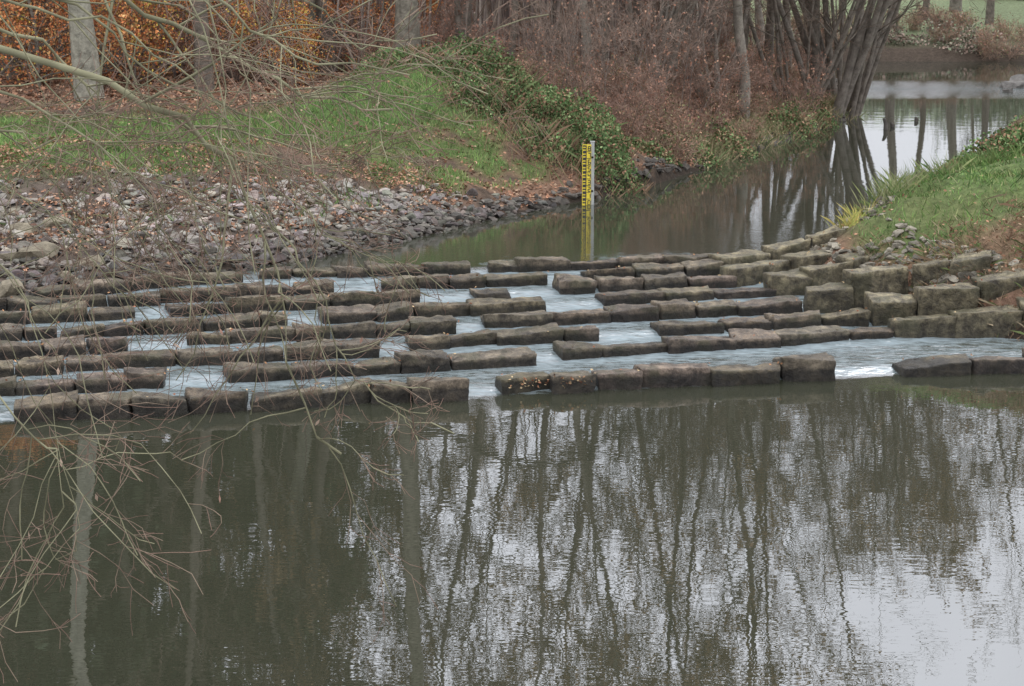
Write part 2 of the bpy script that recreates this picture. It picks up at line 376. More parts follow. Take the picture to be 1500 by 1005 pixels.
P=np.array([G(px,py,.5) for px,py in [(20,405),(60,400),(100,408),(10,425),(45,385),(80,380),(130,398),(-30,410),(120,425),(-60,430)]]); P[:,2]=terrain(P[:,0],P[:,1])+.05
rocks("bank_boulders",P,rng.uniform(.2,.3,len(P)),np.array([.25,.215,.155])*rng.uniform(.6,1.0,(len(P),1)))
P=np.array([[14.2,54.5,.5],[15.0,54.2,.5],[14.6,55.3,.5],[13.6,52.7,.45]]); rocks("river_boulders",P,np.array([.6,.6,.6,.25]),np.tile([.14,.13,.12],(4,1)))
# ---------------- blades / leaves ----------------
def leaves(name,P,size,cols,updir=None,tilt=1.0,mat=M_leaf,ratio=.6,obj=True):
    n=len(P); a=rng.normal(size=(n,3))
    if updir is not None: a=a*np.array([1,1,tilt])
    a/=np.linalg.norm(a,axis=1,keepdims=True)
    b=rng.normal(size=(n,3))
    if updir is not None: b=b*np.array([1,1,tilt])
    b-=a*(a*b).sum(1,keepdims=True); b/=np.linalg.norm(b,axis=1,keepdims=True)
    s=np.broadcast_to(size,(n,))[:,None]
    V=np.stack([P-a*s,P+b*s*ratio,P+a*s,P-b*s*ratio],1).reshape(-1,3)
    Q=np.arange(4*n).reshape(n,4)
    me=mesh(name,V,Q,np.repeat(cols,4,axis=0),smooth=False)
    return mkobj(name,me,mat) if obj else me
def pal(n,cs,w=None,var=.25):
    cs=np.array(cs); i=rng.choice(len(cs),n,p=w); return cs[i]*rng.uniform(1-var,1+var,(n,1))
GR=[(.13,.22,.065),(.18,.27,.085),(.09,.16,.05),(.25,.26,.12),(.14,.22,.08)]
def blades(name,P,hgt,wid,cols,lean=.35):
    n=len(P); a=rng.uniform(0,6.28,n); dx=np.stack([np.cos(a),np.sin(a),np.zeros(n)],1)*np.broadcast_to(wid,(n,))[:,None]
    ln=rng.normal(0,lean,(n,3)); ln[:,2]=1; hh=(np.broadcast_to(hgt,(n,))*rng.uniform(.5,1.3,n))[:,None]
    V=np.stack([P-dx,P+dx,P+dx*.6+ln*hh*.6,P+ln*hh+np.array([0,0,-.15])*hh*np.abs(ln[:,:1])],1).reshape(-1,3)
    Q=np.arange(4*n).reshape(n,4)
    return mkobj(name,mesh(name,V,Q,np.repeat(cols,4,axis=0),smooth=False),M_leaf)
def gfn(side):
    def f(x,y,z,d,r,fr):
        st,g,n,n2=zones(x,y,d,r,fr); k=(r>.5) if side else (r<.5); return g*k*np.clip(-.15+1.3*n+.6*n2,0,1)*(fr<.5)*(d>0)
    return f
P=pick(170000,-9,2.5,20,36,gfn(0)); blades("bank_grass",P,.05+.06*fbm(P[:,0],P[:,1],1.3,90),.006,pal(len(P),GR)*(.6+.9*fbm(P[:,0],P[:,1],1.0,91))[:,None])
P=pick(110000,3,14,18,42,gfn(1)); hv=fbm(P[:,0],P[:,1],2.2,90); blades("bank_grass",P,.03+.2*np.maximum(0,hv-.2)**1.5,.007,pal(len(P),GR)*(.4+1.2*fbm(P[:,0],P[:,1],2.4,91))[:,None],.5)
def tuss(pts,n,hgt,cs,name="grass_tussock",sp=.12,w=.006,lean=.45):
    c0=np.array(pts); i=rng.integers(len(c0),size=n*len(c0)); P=c0[i]+rng.normal(0,sp,(len(i),3))*[1,1,0]; P[:,2]=terrain(P[:,0],P[:,1])-.01
    blades(name,P,hgt,w,pal(len(P),cs),lean)
tp=[G(px,py,z) for px,py,z in [(1300,300,1.0),(1320,290,1.05),(1345,280,1.1),(1380,265,1.2),(1290,310,.9),(1310,285,1.05)]]
tuss(tp,110,.3,[(.15,.21,.08),(.26,.28,.13),(.28,.28,.16)],sp=.15,w=.004)
tp=[G(px,py,z) for px,py,z in [(1420,235,1.4),(1460,225,1.5),(1360,270,1.15),(1440,230,1.4),(1490,215,1.5)]]
tuss(tp,120,.2,[(.11,.18,.06),(.16,.2,.08)],sp=.25,w=.006)
P=pick(1500,3.8,9,21.5,30,lambda x,y,z,d,r,f:(r>.5)*(d>.3)*.05); tuss(P,45,.13,[(.1,.17,.06),(.2,.23,.1),(.24,.24,.13),(.08,.13,.05)],name="weed_tufts",sp=.09,w=.006,lean=.7)
P=pick(2000,3.8,9,19.3,22.3,lambda x,y,z,d,r,f:(r>.5)*(d>.1)*.08); tuss(P,50,.11,[(.26,.17,.11),(.2,.14,.09),(.3,.24,.16),(.14,.17,.07)],name="dead_grass",sp=.12,w=.005,lean=.9)
P=pick(3000,-9,2,20.5,33,lambda x,y,z,d,r,f:(r<.5)*(d>1.2)*.05); tuss(P,40,.12,[(.13,.19,.07),(.22,.22,.12),(.26,.21,.14),(.1,.15,.06)],name="weed_tufts",sp=.12,w=.005,lean=.8)
tuss([G(px,py,z) for px,py,z in [(1242,342,.7),(1250,335,.75)]],90,.22,[(.5,.42,.15),(.36,.38,.12)],sp=.09,w=.005)
tp=[]
for t in rng.uniform(0,1,70):
    xx=3.2+t*5.2; yy=np.interp(xx,[2.5,3.6,5,6.5,8.1],[31.2,33.2,36.6,40.3,44.8])+rng.uniform(.2,1.5); tp.append([xx-.4,yy,0])
tuss(tp,80,.26,[(.28,.23,.14),(.2,.21,.1),(.34,.27,.17),(.14,.17,.08)],sp=.35,w=.008)
RL=[(.32,.17,.11),(.38,.21,.135),(.25,.14,.09),(.42,.29,.2),(.2,.12,.08)]
def lf(x,y,z,d,r,fr):
    st,g,n,n2=zones(x,y,d,r,fr); return (r<.5)*(d>.1)*(fr<.5)*np.clip(1-g*.87,0,1)*(.25+.75*(n2>.4))*(1-.6*st)
P=pick(110000,-10,9,20,46,lf); P[:,2]+=.015; leaves("leaf_litter",P,.033,pal(len(P),RL),1,.4)
P=pick(26000,-7,2,21.5,27.5,lambda x,y,z,d,r,f:(r<.5)*(d>.5)*(fbm(x,y,1.5,95)>.49)*.8); P[:,2]+=.05; leaves("leaf_litter",P,.028,pal(len(P),RL),1,.5)
P=pick(30000,-30,9,34,60,lf); P[:,2]+=.02; leaves("leaf_litter",P,.08,pal(len(P),RL),1,.35)
P=pick(9000,3.5,9,19,27,lambda x,y,z,d,r,f:(r>.5)*(d>0)*(.8*(y<21.8)+.08)); P[:,2]+=.03; leaves("leaf_litter",P,.026,pal(len(P),RL),1,.5)
LP=[]
for P0,P1,a,b in tops:
    for _ in range(rng.integers(0,6)):
        t=rng.random()**.5 if rng.random()<.5 else rng.choice([.01,.99])
        q=P0*(1-t)+P1*t; LP.append([q[0],q[1]+rng.uniform(-.02,.22),a*(1-t)+b*t+.012])
for _ in range(60):
    P0,P1,a,b=tops[rng.integers(8,10)]; t=rng.beta(2,2); q=P0*(1-t)+P1*t; LP.append([q[0],q[1]+rng.uniform(-.03,.02),a-rng.uniform(0,.1)])
LP=np.array(LP); leaves("fallen_leaves",LP,.018,pal(len(LP),[(.36,.2,.11),(.28,.13,.08),(.4,.3,.18)]),1,.5)
def clump(centers,n,size,cs,name,ratio=.7,shell=.35,amp=1.0):
    cc=np.array(centers); w=cc[:,3]*cc[:,4]; i=rng.choice(len(cc),n,p=w/w.sum())
    u=rng.normal(size=(n,3)); u/=np.linalg.norm(u,axis=1,keepdims=True); u[:,2]=np.abs(u[:,2]); rad=1-shell*rng.random(n)**1.5
    P=cc[i,:3]*[1,1,0]+u*cc[i,3:6]*rad[:,None]
    nzv=fbm(P[:,0]+P[:,2],P[:,1],1.6,71)
    P[:,2]=P[:,2]*np.maximum(.1,1+2.0*amp*(nzv-.5))+terrain(P[:,0],P[:,1])
    cl=pal(n,cs)*(.4+1.2*fbm(P[:,0],P[:,1]+P[:,2],2.5,73))[:,None]
    return leaves(name,P,rng.uniform(.5,1.3,n)*size,cl,ratio=ratio)
BG=[(.11,.17,.065),(.14,.21,.09),(.08,.13,.055),(.19,.23,.11),(.28,.17,.11)]
cl_=[(-1.7,32.8,0,1.1,.9,.3),(-.7,32.2,0,1.0,.9,.35),(.2,31.3,0,1.0,.9,.4),(1.0,30.3,0,.9,.8,.5),(1.5,29.8,0,.6,.6,.5),(.7,29.9,0,.7,.5,.3),(-.3,30.9,0,.8,.6,.25)]
clump(cl_,40000,.026,BG,"bramble_bush",shell=.6,amp=1.5)
tuss([np.array([a[0],a[1],0]) for a in cl_],500,.32,[(.3,.2,.13),(.16,.2,.09),(.22,.15,.1)],name="bramble_stems",sp=.5,w=.005)
clump([(3.2,33.6,0,.8,.7,.35),(4.0,35.5,0,.9,.8,.4),(2.3,32.4,0,.6,.6,.3),(5.8,39.5,0,.8,.8,.4),(6.6,41.8,0,.7,.7,.4)],12000,.03,BG+[(.32,.2,.13),(.3,.24,.14)],"bramble_bush",shell=.6,amp=1.5)
clump([(6.6,26.2,0,.9,.7,.3),(7.6,27.2,0,1,.8,.35),(5.4,25.4,0,.4,.4,.15)],8000,.028,BG,"bramble_bush",shell=.6)
P0=G(292,372,.8)
clump([(P0[0],P0[1],0,.28,.25,.3)],900,.035,[(.34,.46,.09),(.28,.38,.08)],"weed_plant")
# ---------------- trees ----------------
def tubes(Ps,Rs,sides,cols):
    N_,n_=Rs.shape; d=Ps[:,-1]-Ps[:,0]; d/=np.linalg.norm(d,axis=1,keepdims=True)+1e-9
    ref=np.where(np.abs(d[:,2:3])<.8,np.array([[0,0,1.]]),np.array([[1.,0,0]])); u=np.cross(d,ref); u/=np.linalg.norm(u,axis=1,keepdims=True)+1e-9; v=np.cross(d,u)
    a=np.arange(sides)*2*math.pi/sides
    ring=u[:,None,:]*np.cos(a)[None,:,None]+v[:,None,:]*np.sin(a)[None,:,None]
    V=Ps[:,:,None,:]+ring[:,None]*Rs[:,:,None,None]
    base=(np.arange(N_)*n_*sides)[:,None,None]; k=(np.arange(n_-1)*sides)[None,:,None]; s=np.arange(sides)[None,None,:]; s2=(np.arange(sides)+1)%sides
    Q=np.stack([base+k+s,base+k+s2[None,None,:],base+k+sides+s2[None,None,:],base+k+sides+s],-1).reshape(-1,4)
    return V.reshape(-1,3),Q,np.repeat(cols,n_*sides,axis=0)
def grow(P,R,k,lr,ang,npts,up,wob,tmin=.2,rr=.6,lmin=0,taper=.75,tmax=.98,rmin=.004):
    N_,n_=R.shape; i=np.repeat(np.arange(N_),k); m=len(i); t=rng.uniform(tmin,tmax,m); f=t*(n_-1); j=np.minimum(f.astype(int),n_-2); fr=(f-j)[:,None]
    p=P[i,j]*(1-fr)+P[i,j+1]*fr; r=(R[i,j]*(1-fr[:,0])+R[i,j+1]*fr[:,0])*rr
    tan=P[i,j+1]-P[i,j]; tan/=np.linalg.norm(tan,axis=1,keepdims=True)+1e-9
    rnd=rng.normal(size=(m,3)); rnd-=tan*(rnd*tan).sum(1,keepdims=True); rnd/=np.linalg.norm(rnd,axis=1,keepdims=True)
    an=(ang*rng.uniform(.7,1.3,m))[:,None]; d=tan*np.cos(an)+rnd*np.sin(an)
    L=np.linalg.norm(P[i,-1]-P[i,0],axis=1)*lr*(1.15-.65*t)*rng.uniform(.6,1.3,m)+lmin
    out=np.zeros((m,npts,3)); out[:,0]=p; stp=(L/(npts-1))[:,None]
    for q in range(1,npts):
        d=d+rng.normal(0,wob,(m,3))+np.array([0,0,up]); d/=np.linalg.norm(d,axis=1,keepdims=True); out[:,q]=out[:,q-1]+d*stp
    rad=np.maximum(r[:,None]*(1-taper*np.linspace(0,1,npts)[None,:]),rmin)
    return out,rad
def maketree(Ht,r0,n1,n2,n3,n4,bare=.35,ang=.9,up=.08,stems=1,lean=0,leafn=0,leafc=None,leafs=.06,bark=(.17,.15,.125),twig=(.13,.10,.08),l1=.38,rmin=.006,leafz=(0,99)):
    P=[];R=[]
    bark=tuple(np.array(bark)*1.3); twig=tuple(np.array(twig)*1.3)
    for s in range(stems):
        n=11; p=np.zeros((n,3)); a=rng.uniform(0,6.28); d=np.array([math.cos(a)*lean,math.sin(a)*lean,1.]); hh=Ht*rng.uniform(.8,1) if stems>1 else Ht
        p[0]=[math.cos(a)*.2*(stems>1),math.sin(a)*.2*(stems>1),-.3]
        for q in range(1,n):
            d=d+rng.normal(0,.06,3)*[1,1,0]+[0,0,.04*lean]; dn=d/np.linalg.norm(d); p[q]=p[q-1]+dn*hh/(n-1)
        tt=np.linspace(0,1,n); rad=r0*rng.uniform(.6,1)**(stems>1)*(1-.88*tt)+r0*.35*np.exp(-tt*25)
        P.append(p);R.append(rad)
    P=np.array(P);R=np.array(R); parts=[]
    bc=np.array(bark);tc=np.array(twig)
    parts.append(tubes(P,R,9,np.tile(bc,(len(P),1))))
    p1,r1=grow(P,R,n1,l1,ang,8,up,.13,tmin=bare,rr=.45); r1=np.maximum(r1,rmin)
    parts.append(tubes(p1,r1,5,np.tile(bc*.85,(len(p1),1))))
    p2,r2=grow(p1,r1,n2,.45,.75,6,.05,.16,tmin=.15,rr=.6,rmin=rmin); parts.append(tubes(p2,r2,3,np.tile(tc,(len(p2),1))))
    p3,r3=grow(p2,r2,n3,.5,.7,4,.04,.2,tmin=.15,rr=.6,lmin=.15,rmin=rmin*.8); parts.append(tubes(p3,r3,3,np.tile(tc*.9,(len(p3),1))))
    last=p3
    if n4:
        p4,r4=grow(p3,r3,n4,.6,.6,3,.03,.2,tmin=.2,rr=.7,lmin=.12,rmin=rmin*.65); parts.append(tubes(p4,r4,3,np.tile(tc,(len(p4),1)))); last=p4
    Vs=[];Qs=[];Cs=[];o=0
    for V,Q,c_ in parts: Vs.append(V);Qs.append(Q+o);Cs.append(c_);o+=len(V)
    nw=sum(len(q) for q in Qs)
    if leafn:
        cand=last.reshape(-1,3); cand=cand[(cand[:,2]>leafz[0])&(cand[:,2]<leafz[1])]
        i=rng.integers(len(cand),size=leafn); pp=cand[i]+rng.normal(0,.1,(leafn,3))
        a=rng.normal(size=(leafn,3)); a/=np.linalg.norm(a,axis=1,keepdims=True); b=np.cross(a,rng.normal(size=(leafn,3))); b/=np.linalg.norm(b,axis=1,keepdims=True)
        s=leafs*rng.uniform(.6,1.3,(leafn,1))
        V=np.stack([pp-a*s,pp+b*s*.6,pp+a*s,pp-b*s*.6],1).reshape(-1,3); Vs.append(V); Qs.append(np.arange(4*leafn).reshape(leafn,4)+o)
        Cs.append(np.repeat(pal(leafn,leafc),4,axis=0))
    me=mesh("tree",np.concatenate(Vs),np.concatenate(Qs),np.concatenate(Cs)); me.materials.append(M_bark); me.materials.append(M_leaf); me.materials.append(M_trunk)
    mi=np.zeros(len(me.polygons),dtype=np.int32); mi[nw:]=1; mi[:len(parts[0][1])]=2; me.polygons.foreach_set("material_index",mi)
    return me
T_tall=[maketree(19,.21,22,7,5,1,bare=.42,l1=.27,bark=(.22,.21,.17)),maketree(20,.24,20,8,5,1,bare=.5,l1=.3,bark=(.17,.155,.125)),maketree(17,.18,22,7,5,1,bare=.35,l1=.3,bark=(.13,.11,.09))]
T_sparse=[maketree(16,.11,15,6,4,1,bare=.3,l1=.33,bark=(.14,.12,.1)),maketree(14,.09,16,6,4,1,bare=.2,l1=.35,bark=(.13,.11,.09))]
OR=[(.6,.22,.09),(.62,.3,.13),(.45,.17,.08),(.58,.36,.16)]
T_oak=[maketree(14,.15,20,7,4,0,bare=.35,l1=.42,leafn=5000,leafc=[(.27,.18,.11),(.32,.23,.14),(.22,.15,.1)],leafs=.07)]
T_beech=[maketree(5.5,.07,22,7,4,0,bare=.08,l1=.45,up=0,ang=1.2,leafn=6000,leafc=OR,leafs=.05,rmin=.004),maketree(4,.05,20,6,4,0,bare=.08,l1=.5,up=0,ang=1.1,leafn=3500,leafc=OR+[(.65,.5,.12)],leafs=.05,rmin=.004)]
T_ever=[maketree(17,.2,50,8,3,0,bare=.25,l1=.2,up=-.03,ang=1.3,leafn=15000,leafc=[(.075,.09,.06),(.09,.105,.07),(.06,.07,.05)],leafs=.15,rmin=.01)]
T_ivy=[maketree(16,.2,26,7,4,0,bare=.25,l1=.27,leafn=7000,leafc=[(.1,.12,.075),(.14,.14,.09),(.085,.095,.07)],leafs=.1,rmin=.008)]
T_multi=[maketree(11,.12,9,6,4,1,stems=6,lean=.28,bare=.3,l1=.3,bark=(.15,.13,.11)),maketree(8,.06,9,5,4,1,stems=8,lean=.38,bare=.2,l1=.35,bark=(.14,.12,.1))]
RU=[(.38,.2,.14),(.42,.25,.17),(.3,.16,.115)]
T_shrub=[maketree(2.2,.018,7,5,3,0,stems=10,lean=.6,bare=.15,l1=.4,twig=(.25,.165,.13),bark=(.19,.14,.11),rmin=.0045,leafn=500,leafc=RU,leafs=.032),
         maketree(3.4,.022,8,5,3,0,stems=8,lean=.4,bare=.2,l1=.4,twig=(.21,.155,.125),bark=(.17,.135,.115),rmin=.005,leafn=300,leafc=RU,leafs=.035),
         maketree(1.2,.012,6,5,3,0,stems=12,lean=.8,bare=.1,l1=.45,twig=(.27,.19,.14),bark=(.22,.155,.12),rmin=.004,leafn=900,leafc=RU+[(.2,.21,.1),(.27,.26,.14)],leafs=.028)]
def place(name,me,x,y,s=1,rot=None,lean=(0,0)):
    o=bpy.data.objects.new(name,me); C.objects.link(o)
    o.location=(x,y,float(terrain(np.array([x]),np.array([y]))[0])); o.scale=(s,s,s*rng.uniform(.92,1.08)); o.rotation_euler=(lean[0],lean[1],rng.uniform(0,6.28) if rot is None else rot)
    return o
def at(px,dist): return (px-750)/F*dist
place("bare_tree",T_tall[0],at(128,34),34.5,1.05)
big=place("bare_tree",T_tall[1],at(600,38),38,1.0,rot=0)
place("bare_tree",T_tall[2],at(303,37),37,.9)
place("bare_tree",T_tall[2],at(25,40),40,1)
for px,yy,me,nm,s in [(-60,41,T_ever[0],"evergreen_tree",1.1),(190,43,T_ivy[0],"ivy_clad_tree",1.15),(80,46,T_tall[2],"bare_tree",1.2),(400,44,T_ivy[0],"ivy_clad_tree",1.0),(260,49,T_ever[0],"evergreen_tree",1.1),(480,42,T_tall[2],"bare_tree",1.05),(680,46,T_oak[0],"oak_tree",1.15),(860,50,T_oak[0],"oak_tree",1.1)]:
    place(nm,me,at(px,yy),yy,s)
place("riverside_alder_tree",T_multi[0],7.2,43.8,.95)
place("riverside_alder_tree",T_multi[1],6.4,42.8,1.0)
place("riverside_alder_tree",T_multi[1],7.7,44.6,1.15)
place("riverside_alder_tree",T_multi[1],4.4,41,1.0)
place("riverside_alder_tree",T_multi[0],8.0,46.5,1.0)
place("riverside_alder_tree",T_multi[1],2.6,38,.8)
for px,yy,s in [(1035,45,.95),(820,43,1),(930,47,1.1),(1120,48,1.05),(1190,46,1.0),(740,40,.95),(980,40,.85),(1150,50,1.15),(1080,43,.9),(880,40,.85)]:
    place("bare_tree",T_sparse[rng.integers(2)],at(px,yy),yy,s,lean=(0,rng.normal(0,.05)))
def shore(y): return np.interp(y,[28,33,38,44,50,58,66,70],[.5,3,5.2,7.6,8.4,9.3,10,8])
pts=[]
while len(pts)<50:
    yy=rng.uniform(38,76); xx=rng.uniform(-20,shore(yy)-.8)
    if all((xx-a)**2+(yy-b)**2>4.5 for a,b in pts): pts.append((xx,yy))
for xx,yy in pts:
    u=rng.random(); left=xx<at(560,yy)
    if left:
        me,nm=(T_ever[0],"evergreen_tree") if u<.22 else (T_ivy[0],"ivy_clad_tree") if u<.45 else (T_tall[rng.integers(3)],"bare_tree") if u<.82 else (T_oak[0],"oak_tree")
        place(nm,me,xx,yy,rng.uniform(.85,1.1))
    else:
        me,nm=(T_sparse[rng.integers(2)],"bare_tree") if u<.5 else (T_multi[rng.integers(2)],"bare_tree") if u<.8 else (T_oak[0],"oak_tree")
        place(nm,me,xx,yy,rng.uniform(.65,.95),lean=(0,rng.normal(0,.05)))
for px,yy,s in [(60,36.5,1),(20,38,1.1),(240,40,1),(290,41,1),(200,38,.9),(390,41,.9),(560,42,.9),(160,43,1),(430,39,.7),(10,44,1),(480,47,1),(340,45,1),(90,42,1),(250,47,1.1),(650,50,.8),(140,38.5,.9),(330,39,.8),(520,45,1),(-20,36.8,1)]:
    place("beech_tree",T_beech[rng.integers(2)],at(px,yy),yy,s*.66)
for k in range(44):
    yy=rng.uniform(31.5,50); xx=shore(yy)-rng.uniform(.3,4.5)
    if xx<.4 and yy<33.5: continue
    place("bare_shrub",T_shrub[rng.choice([0,1,2,2])],xx,yy,rng.uniform(.5,.9))
for k in range(40):
    yy=rng.uniform(37,62); xx=rng.uniform(-.30*yy,min(.13*yy,shore(yy)-3))
    place("bare_shrub",T_shrub[rng.choice([0,1])],xx,yy,rng.uniform(.6,1.1))
for k in range(34):
    xx=rng.uniform(8,34); yy=69.0+rng.uniform(0,5)**1.0; place("bare_shrub",T_shrub[rng.choice([0,2,2])],xx,yy,rng.uniform(.6,1.2))
for k in range(14):
    xx=rng.uniform(-35,60); yy=rng.uniform(90,140); place("distant_tree",[T_tall[2],T_oak[0],T_ivy[0]][rng.integers(3)],xx,yy,rng.uniform(.7,1))
for px,yy,me,s in [(1256,71,T_sparse[0],1.2),(1300,73,T_oak[0],1.25),(1345,77,T_sparse[1],1.4),(1390,80,T_oak[0],1.45),(1440,76,T_sparse[0],1.3),(1520,74,T_sparse[1],1.2),(1560,76,T_oak[0],1.3),(1640,74,T_tall[2],1.0),(1230,74,T_sparse[1],1.3),(1475,92,T_ivy[0],.6),(1420,98,T_ivy[0],.5)]:
    place("far_bank_tree",me,at(px,yy),yy,s)
fb=[(x_+rng.normal(0,.8),70+rng.uniform(-.4,2.5),0,rng.uniform(.6,1.6),.8,rng.uniform(.2,.8)) for x_ in np.arange(9,36,1.1)]
clump(fb,16000,.06,[(.2,.23,.15),(.24,.23,.17),(.34,.25,.2),(.31,.23,.19),(.28,.25,.2)],"far_bank_bushes",shell=.7,amp=1.6)  # paler, greyer leaf colours carry the distance haze
clump([(at(1475,88),86,0,3,2,2.2),(at(1290,98),96,0,3,2,1.5),(at(1400,110),108,0,4,2,2)],9000,.12,[(.25,.28,.2),(.22,.25,.18),(.31,.3,.23)],"far_bank_bushes",shell=.7,amp=1.5)  # haze painted into these pale far leaf colours too
def thin(n,y0,y1,hl,nm,rr):
    P=np.zeros((n,3)); P[:,1]=rng.uniform(y0,y1,n); P[:,0]=rng.uniform(-.42,.11,n)*P[:,1]; P=P[P[:,0]<shore(P[:,1])-1]; n=len(P); P[:,2]=terrain(P[:,0],P[:,1])-.2
    L=rng.uniform(2,hl,n); tip=P+np.stack([rng.normal(0,.12,n)*L,rng.normal(0,.12,n)*L,L],1); Ps=np.stack([P,(P+tip)/2+rng.normal(0,.15,(n,3)),tip],1)
    Rs=np.stack([np.full(n,rr),np.full(n,rr*.65),np.full(n,.008)],1)*rng.uniform(.5,1.6,(n,1))
    V,Q,cc=tubes(Ps,Rs,3,pal(n,[(.27,.22,.19),(.33,.28,.24),(.19,.155,.14)])); mkobj(nm,mesh(nm,V,Q,cc),M_twig)
thin(4500,62,100,9,"distant_forest",.045)  # far trunks kept pale and greyish, haze put into their colour
thin(1100,40,62,7,"young_saplings",.032)
n=36000; y_=rng.uniform(60,100,n); x_=rng.uniform(-.42,.115,n)*y_; P=np.stack([x_,y_,terrain(x_,y_)+rng.uniform(0,1,n)**1.3*7],1)
leaves("distant_forest_brush",P,.16,pal(n,[(.32,.26,.23),(.37,.29,.24),(.29,.29,.24),(.46,.28,.19)]),ratio=.3)  # pale desaturated palette paints in the haze of distance
yl=37.5
Lp=np.array([[at(px,yl),yl+(px-600)*.002,z_] for px,z_ in [(598,5.6),(650,5.5),(700,6.0),(760,6.3),(830,6.35),(880,6.0),(905,5.6),(930,5.65),(985,6.0),(1030,5.75),(1060,5.9)]])[None]
Lr=(.11*(1-.7*np.linspace(0,1,11)))[None]
q1,w1=grow(Lp,Lr,16,.3,.8,7,.06,.18,tmin=.25,rr=.45,rmin=.01); q2,w2=grow(q1,w1,6,.5,.7,5,.03,.2,rmin=.007)
bcol=np.array([.12,.105,.09]); Vs=[];Qs=[];Cs=[];o=0
for V,Q,c_ in [tubes(Lp,Lr,8,bcol[None]),tubes(q1,w1,4,np.tile(bcol,(len(q1),1))),tubes(q2,w2,3,np.tile(bcol,(len(q2),1)))]: Vs.append(V);Qs.append(Q+o);Cs.append(c_);o+=len(V)
lb=mkobj("side_limb",mesh("side_limb",np.concatenate(Vs)-np.array(big.location),np.concatenate(Qs),np.concatenate(Cs)),M_bark); lb.parent=big
# ---------------- overhanging foreground tree ----------------
def path(pts,n):
    p=np.array(pts); t=np.linspace(0,1,len(p)); s=np.linspace(0,1,n)
    q=np.stack([np.interp(s,t,p[:,k]) for k in range(3)],1)
    for _ in range(2): q[1:-1]=(q[:-2]+2*q[1:-1]+q[2:])/4
    return q
T0=(-5.9,8.6)
limbs=[
 ([(*T0,3.2),D(-200,10,8.6),D(0,62,8.7),D(90,92,8.8),D(170,120,8.8),D(250,165,8.9),D(300,205,8.9),D(345,235,9.0),D(375,300,9),D(400,380,9),D(420,470,9),D(422,560,9),D(445,640,9),D(500,665,9)],.021),
 ([(*T0,4.0),D(-200,-160,9.5),D(100,-60,9.5),D(230,30,9.6),D(330,75,9.6),D(420,125,9.6),D(500,155,9.7),D(575,160,9.7)],.020),
 ([(*T0,4.4),D(-150,-200,8),D(150,-120,8),D(300,-30,8),D(370,60,8.1),D(470,90,8.1),D(600,110,8.2)],.012),
 ([(*T0,3.0),D(-200,120,9),D(0,190,9),D(90,215,9),D(140,240,9)],.011),
 ([(*T0,3.4),D(-200,-20,9.2),D(30,30,9.2),D(110,100,9.2),D(145,165,9.2),D(148,235,9.2),D(95,330,9.2),D(110,390,9.2)],.012),
 ([(*T0,2.6),D(-200,250,8.2),D(-40,330,8.2),D(30,420,8.2),D(60,520,8.2),D(80,640,8.2),D(110,740,8.2)],.007),
 ([(*T0,2.2),D(-200,420,7.6),D(-60,520,7.6),D(0,600,7.6),D(60,650,7.6),D(100,700,7.6),D(120,800,7.6),D(40,850,7.6)],.007),
 ([D(345,235,9),D(450,245,9.1),D(540,230,9.1),D(600,220,9.1)],.006),
 ([D(375,300,9),D(430,350,9),D(470,430,9),D(500,540,9),D(560,600,9),D(665,635,9)],.006),
 ([D(230,30,9.6),D(300,120,9.5),D(370,240,9.5),D(460,320,9.5),D(560,380,9.5),D(600,430,9.5)],.007),
 ([D(250,165,8.9),D(290,260,9),D(280,340,9),D(330,400,9),D(300,470,9)],.006),
 ([(*T0,4.2),D(-200,-120,8.8),D(60,-20,8.8),D(190,60,8.8),D(260,140,8.8),D(400,190,8.8),D(480,210,8.8)],.010),
 ([(*T0,3.5),D(-200,60,8.4),D(0,130,8.4),D(120,190,8.4),D(220,270,8.4),D(250,380,8.4)],.010),
 ([(*T0,4.6),D(-100,-250,9.9),D(200,-150,9.9),D(400,-40,9.9),D(480,40,9.9),D(560,70,9.9),D(640,50,9.9)],.012),
 ([(*T0,3.8),D(-200,-60,8.7),D(20,10,8.7),D(130,20,8.7),D(240,70,8.7),D(300,150,8.7),D(420,260,8.7)],.010),
 ([(*T0,2.8),D(-200,200,8.9),D(0,260,8.9),D(100,330,8.9),D(180,430,8.9),D(200,520,8.9)],.006),
]
parts=[]; n=18
PA=np.array([path(p,n) for p,r in limbs]); PA[:,2:-1]+=rng.normal(0,.018,PA[:,2:-1].shape)
RA=np.array([r*(1-.70*np.linspace(0,1,n)) for p,r in limbs]); RA=np.maximum(RA,.0034)
fc=np.array([.21,.2,.13])
parts.append(tubes(PA,RA,6,np.tile(fc,(len(PA),1))))
p1,r1=grow(PA,RA,11,.24,.85,8,-.03,.22,tmin=.3,rr=.55,lmin=.1,rmin=.0026); parts.append(tubes(p1,r1,4,np.tile(fc*.95,(len(p1),1))))
p2,r2=grow(p1,r1,5,.5,.75,5,-.02,.24,tmin=.15,rr=.65,lmin=.05,rmin=.0019); parts.append(tubes(p2,r2,3,np.tile(np.array([.19,.145,.11]),(len(p2),1))))
p3,r3=grow(p2,r2,2,.5,.6,4,0,.2,tmin=.2,rr=.7,lmin=.03,rmin=.0014); parts.append(tubes(p3,r3,3,np.tile(np.array([.19,.125,.1]),(len(p3),1))))
tr=path([(-6.1,8.6,-.3),(-6.05,8.6,1.5),(-5.9,8.6,3.2),(-5.8,8.6,4.6),(-5.9,8.7,7),(-5.7,8.8,10)],14)[None]; parts.append(tubes(tr,.17*(1-.8*np.linspace(0,1,14))[None],10,np.array([[.13,.12,.09]])))
Vs=[];Qs=[];Cs=[];o=0
for V,Q,c_ in parts: Vs.append(V);Qs.append(Q+o);Cs.append(c_);o+=len(V)
par=mkobj("overhanging_tree",mesh("overhanging_tree",np.concatenate(Vs),np.concatenate(Qs),np.concatenate(Cs)),M_bark)
